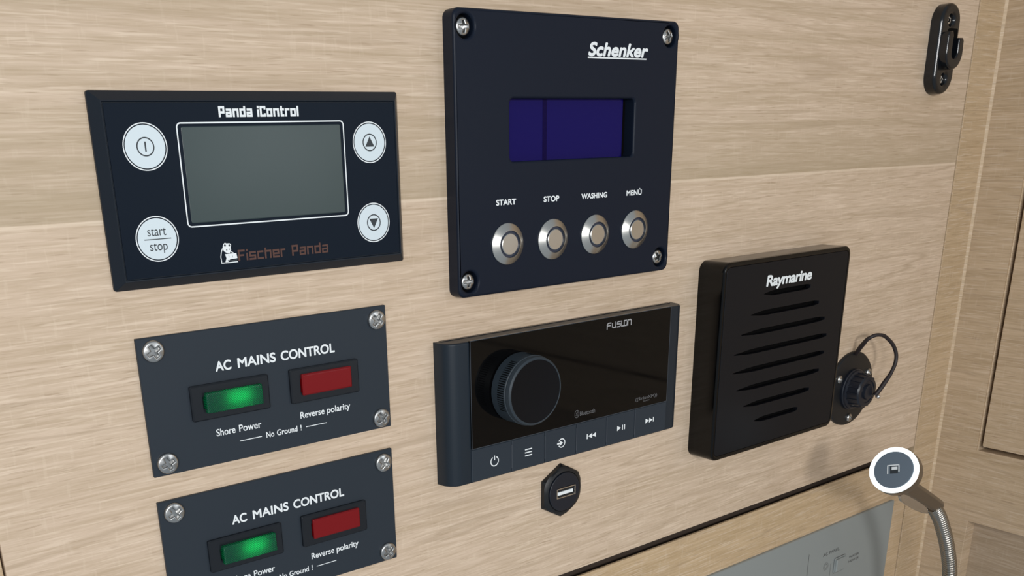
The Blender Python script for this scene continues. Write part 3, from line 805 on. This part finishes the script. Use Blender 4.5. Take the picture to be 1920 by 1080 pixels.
# ------------------------------------------------------------------ grey breaker panel at the bottom
T = thing('breaker_panel', 500, -320, 'flat light grey breaker panel below the hatch seam', 'breaker panel')
obj('face_plate', rings_rect(330, 634.4, -400, -247.4, 0.6, [(0, -0.6), (0, 0.9), (0.4, 1.4)], n=3), M_GREYPANEL, T, 24)
dB = 1.4
obj('title_lettering', text_mesh('AC PANEL', 550.6, 570.0, -268.6, 2.3, dB), M_PANELINK, T, flat=True)
b = bmesh.new(); stroke(b, [(533.8, -262.2), (533.8, -330)], 0.35, dB); stroke(b, [(561.2, -276.5), (561.3, -330)], 0.2, dB)
obj('panel_lines', b, M_PANELINK, T, flat=True)
obj('circuit_lettering', join(text_mesh('WATER', 583.4, 595.6, -279.0, 1.7, dB), text_mesh('HEATER', 583.4, 596.0, -282.4, 1.7, dB)), M_PANELINK, T, flat=True)
sw = obj('rocker_switch', rings_rect(565.2, 578.4, -285.2, -274.0, 1.2, [(0, dB - 0.4), (0, dB + 0.4), (0.5, dB + 0.6), (0.7, dB + 0.3), (0.9, dB + 0.3), (1.0, dB + 1.3), (1.6, dB + 1.8)], n=5), M_GREYPANEL, T, 24)
b = bmesh.new(); ribbon(b, rr(565.0, 578.6, -285.4, -273.8, 1.4, 5), 0.35, dB, closed=True)
obj('switch_outline', b, M_PANELINK, sw, flat=True)
b = bmesh.new(); ribbon(b, circle(555.4, -277.0, 2.7, 32), 0.2, dB, closed=True); ribbon(b, circle(555.4, -277.0, 1.5, 24), 0.2, dB, closed=True)
obj('circuit_symbol', b, M_PANELINK, T, flat=True)

# ------------------------------------------------------------------ reading lamp
LP = Vector((496.4, -176.4, 70.0))                       # centre of the lit face, x z d
C3 = lambda x, z, d: Vector((x, -d, z))
c = C3(*LP)
v = (c - Vector((0, -D, 0))).normalized()
rgt, dwn = Vector(RM[0]), Vector(RM[1])
rgt = (rgt - v * rgt.dot(v)).normalized(); dwn = v.cross(rgt).normalized()
th = math.radians(24)
ax = (v * math.cos(th) + (rgt * 0.80 + dwn * 0.60) * math.sin(th)).normalized()   # from the face backwards
T = thing('reading_lamp', LP.x, LP.y, 'small lit reading lamp with a white ring on a flexible silver neck', 'lamp', d=LP.z)
e1 = (rgt - ax * rgt.dot(ax)).normalized(); e2 = ax.cross(e1).normalized()         # e1 right, e2 down
def lamp_lathe(prof, n=56):
    bm = bmesh.new(); rows = []
    for rad, t in prof:
        rows.append([bm.verts.new((c + ax * t + e1 * rad * math.cos(2 * PI * i / n) + e2 * rad * math.sin(2 * PI * i / n)) * MM) for i in range(n)])
    for a, b in zip(rows[:-1], rows[1:]):
        for i in range(n): bm.faces.new((a[i], a[(i + 1) % n], b[(i + 1) % n], b[i]))
    bm.faces.new(rows[-1])
    return bm
hd = obj('lamp_head', lamp_lathe([(12.8, 0.1), (13.4, 0.6), (13.5, 1.6), (13.4, 6.0), (12.8, 8.0), (10.0, 9.4), (6, 9.8), (0.2, 9.8)]), M_NICKEL, T, 30)
obj('light_ring', lamp_lathe([(13.2, 0.5), (13.3, -0.2), (12.7, -0.6), (10.8, -0.6), (10.6, -0.2)]), M_RING, hd, 30, 'glowing white ring')
fc = obj('touch_disc', lamp_lathe([(10.7, -0.2), (10.5, -0.75), (10.1, -0.9), (0.2, -0.9)]), M_DISC, hd, 24, 'blue-grey disc inside the ring')
def lamp_quad(bm, x0, x1, y0, y1, t):
    bm.faces.new([bm.verts.new((c + ax * t + e1 * x + e2 * y) * MM) for x, y in ((x0, y0), (x1, y0), (x1, y1), (x0, y1))])
b = bmesh.new()
o_ = -0.3
for q in ((-3.3, 3.3, -2.9, -2.3), (-3.3, -2.7, -2.9, 2.3), (2.7, 3.3, -2.9, 1.4)): lamp_quad(b, *q, -0.97)
lamp_quad(b, -0.9, 2.2, -1.6, 0.1, -0.99)
obj('touch_symbol', b, M_WHITE, fc, flat=True, label='small pale square symbol')
b = bmesh.new(); lamp_quad(b, -1.7, 2.5, -2.1, 2.3, -0.96)
obj('symbol_recess', b, M_INK, fc, flat=True)
# stem from the back of the head to the flexible neck
S1 = C3(551.5, -211.0, 70.0)
S0 = c + ax * 6.0 + e2 * 5.5 + e1 * 2.0
dirs = (S1 - S0).normalized()
side_ = dirs.cross(v).normalized(); up_ = side_.cross(dirs).normalized()
bm = bmesh.new(); rows = []
for t, wd, ht in ((0, 4.6, 4.8), (0.35, 4.4, 4.4), (0.8, 4.2, 4.2), (0.97, 4.0, 4.0), (1.04, 3.2, 3.3)):
    q = S0.lerp(S1, t) ; lp = rr(-wd, wd, -ht, ht, 2.2, 4)
    rows.append([bm.verts.new((q + side_ * x + up_ * z) * MM) for x, z in lp])
n = len(rows[0])
for a, b in zip(rows[:-1], rows[1:]):
    for i in range(n): bm.faces.new((a[i], a[(i + 1) % n], b[(i + 1) % n], b[i]))
bm.faces.new(rows[0]); bm.faces.new(list(reversed(rows[-1])))
st = obj('stem', bm, M_NICKEL, T, 30)
# chrome bracket under the stem
bm = bmesh.new(); rows = []
for t, wd, ht in ((0.10, 1.6, 1.0), (0.22, 3.8, 1.6), (0.50, 4.2, 1.8), (0.74, 3.0, 1.5), (0.88, 1.4, 0.8)):
    q = S0.lerp(S1, t) + side_ * -6.2 if side_.dot(dwn) < 0 else S0.lerp(S1, t) + side_ * 6.2
    lp = rr(-wd * 0.8, wd * 0.8, -ht, ht, 1.0, 4)
    rows.append([bm.verts.new((q + side_ * x + up_ * (z - 1.5)) * MM) for x, z in lp])
n = len(rows[0])
for a, b in zip(rows[:-1], rows[1:]):
    for i in range(n): bm.faces.new((a[i], a[(i + 1) % n], b[(i + 1) % n], b[i]))
bm.faces.new(rows[0]); bm.faces.new(list(reversed(rows[-1])))
obj('bracket', bm, M_CHROME, st, 30, 'bright chrome bracket')
# corrugated gooseneck
npts = [(548.0, -211.0, 70), (556, -218.6, 70), (562.5, -226.7, 70), (573.9, -244.4, 70), (584.0, -267.9, 70), (590.5, -300, 68), (593, -335, 58), (592, -362, 40), (590, -374, 18), (590, -376, 1.6)]
def catm(P, u_):
    n = len(P) - 1; i = min(int(u_ * n), n - 1); t = u_ * n - i
    p0, p1, p2, p3 = P[max(i - 1, 0)], P[i], P[i + 1], P[min(i + 2, n)]
    return 0.5 * ((2 * p1) + (p2 - p0) * t + (2 * p0 - 5 * p1 + 4 * p2 - p3) * t * t + (3 * p1 - p0 - 3 * p2 + p3) * t ** 3)
PP = [C3(*q) for q in npts]
fine = [catm(PP, i / 800) for i in range(801)]
acc = [0.0]
for a, b in zip(fine[:-1], fine[1:]): acc.append(acc[-1] + (b - a).length)
pitch = 2.0; per = 6; N_ = int(acc[-1] / pitch * per)
bm = bmesh.new(); rows = []; j = 0; ns = 20
refv = Vector((0, -1, 0.3)).normalized()
for k in range(N_ + 1):
    s_ = acc[-1] * k / N_
    while j < len(acc) - 2 and acc[j + 1] < s_: j += 1
    f_ = (s_ - acc[j]) / max(acc[j + 1] - acc[j], 1e-9)
    q = fine[j].lerp(fine[j + 1], f_); tg = (fine[j + 1] - fine[j]).normalized()
    a1 = (Vector((1, 0, 0)) - tg * tg.x)
    a1.normalize(); a2 = tg.cross(a1)
    rad = 3.65 + 0.75 * abs(math.sin(PI * k / per)) ** 0.7
    rows.append([bm.verts.new((q + a1 * rad * math.cos(2 * PI * i / ns) + a2 * rad * math.sin(2 * PI * i / ns)) * MM) for i in range(ns)])
for a, b in zip(rows[:-1], rows[1:]):
    for i in range(ns): bm.faces.new((a[i], a[(i + 1) % ns], b[(i + 1) % ns], b[i]))
bm.faces.new(rows[0]); bm.faces.new(list(reversed(rows[-1])))
obj('flexible_neck', bm, M_NECK, T, 50, 'ribbed silver neck')
obj('wall_mount', lathe(590, -376, [(13, -0.6), (13, 2.5), (12, 3.5), (6, 4.5)], 40), M_NICKEL, T)

for o in list(SC.objects):
    for kx in ('ox', 'oz', 'od'):
        if kx in o: del o[kx]
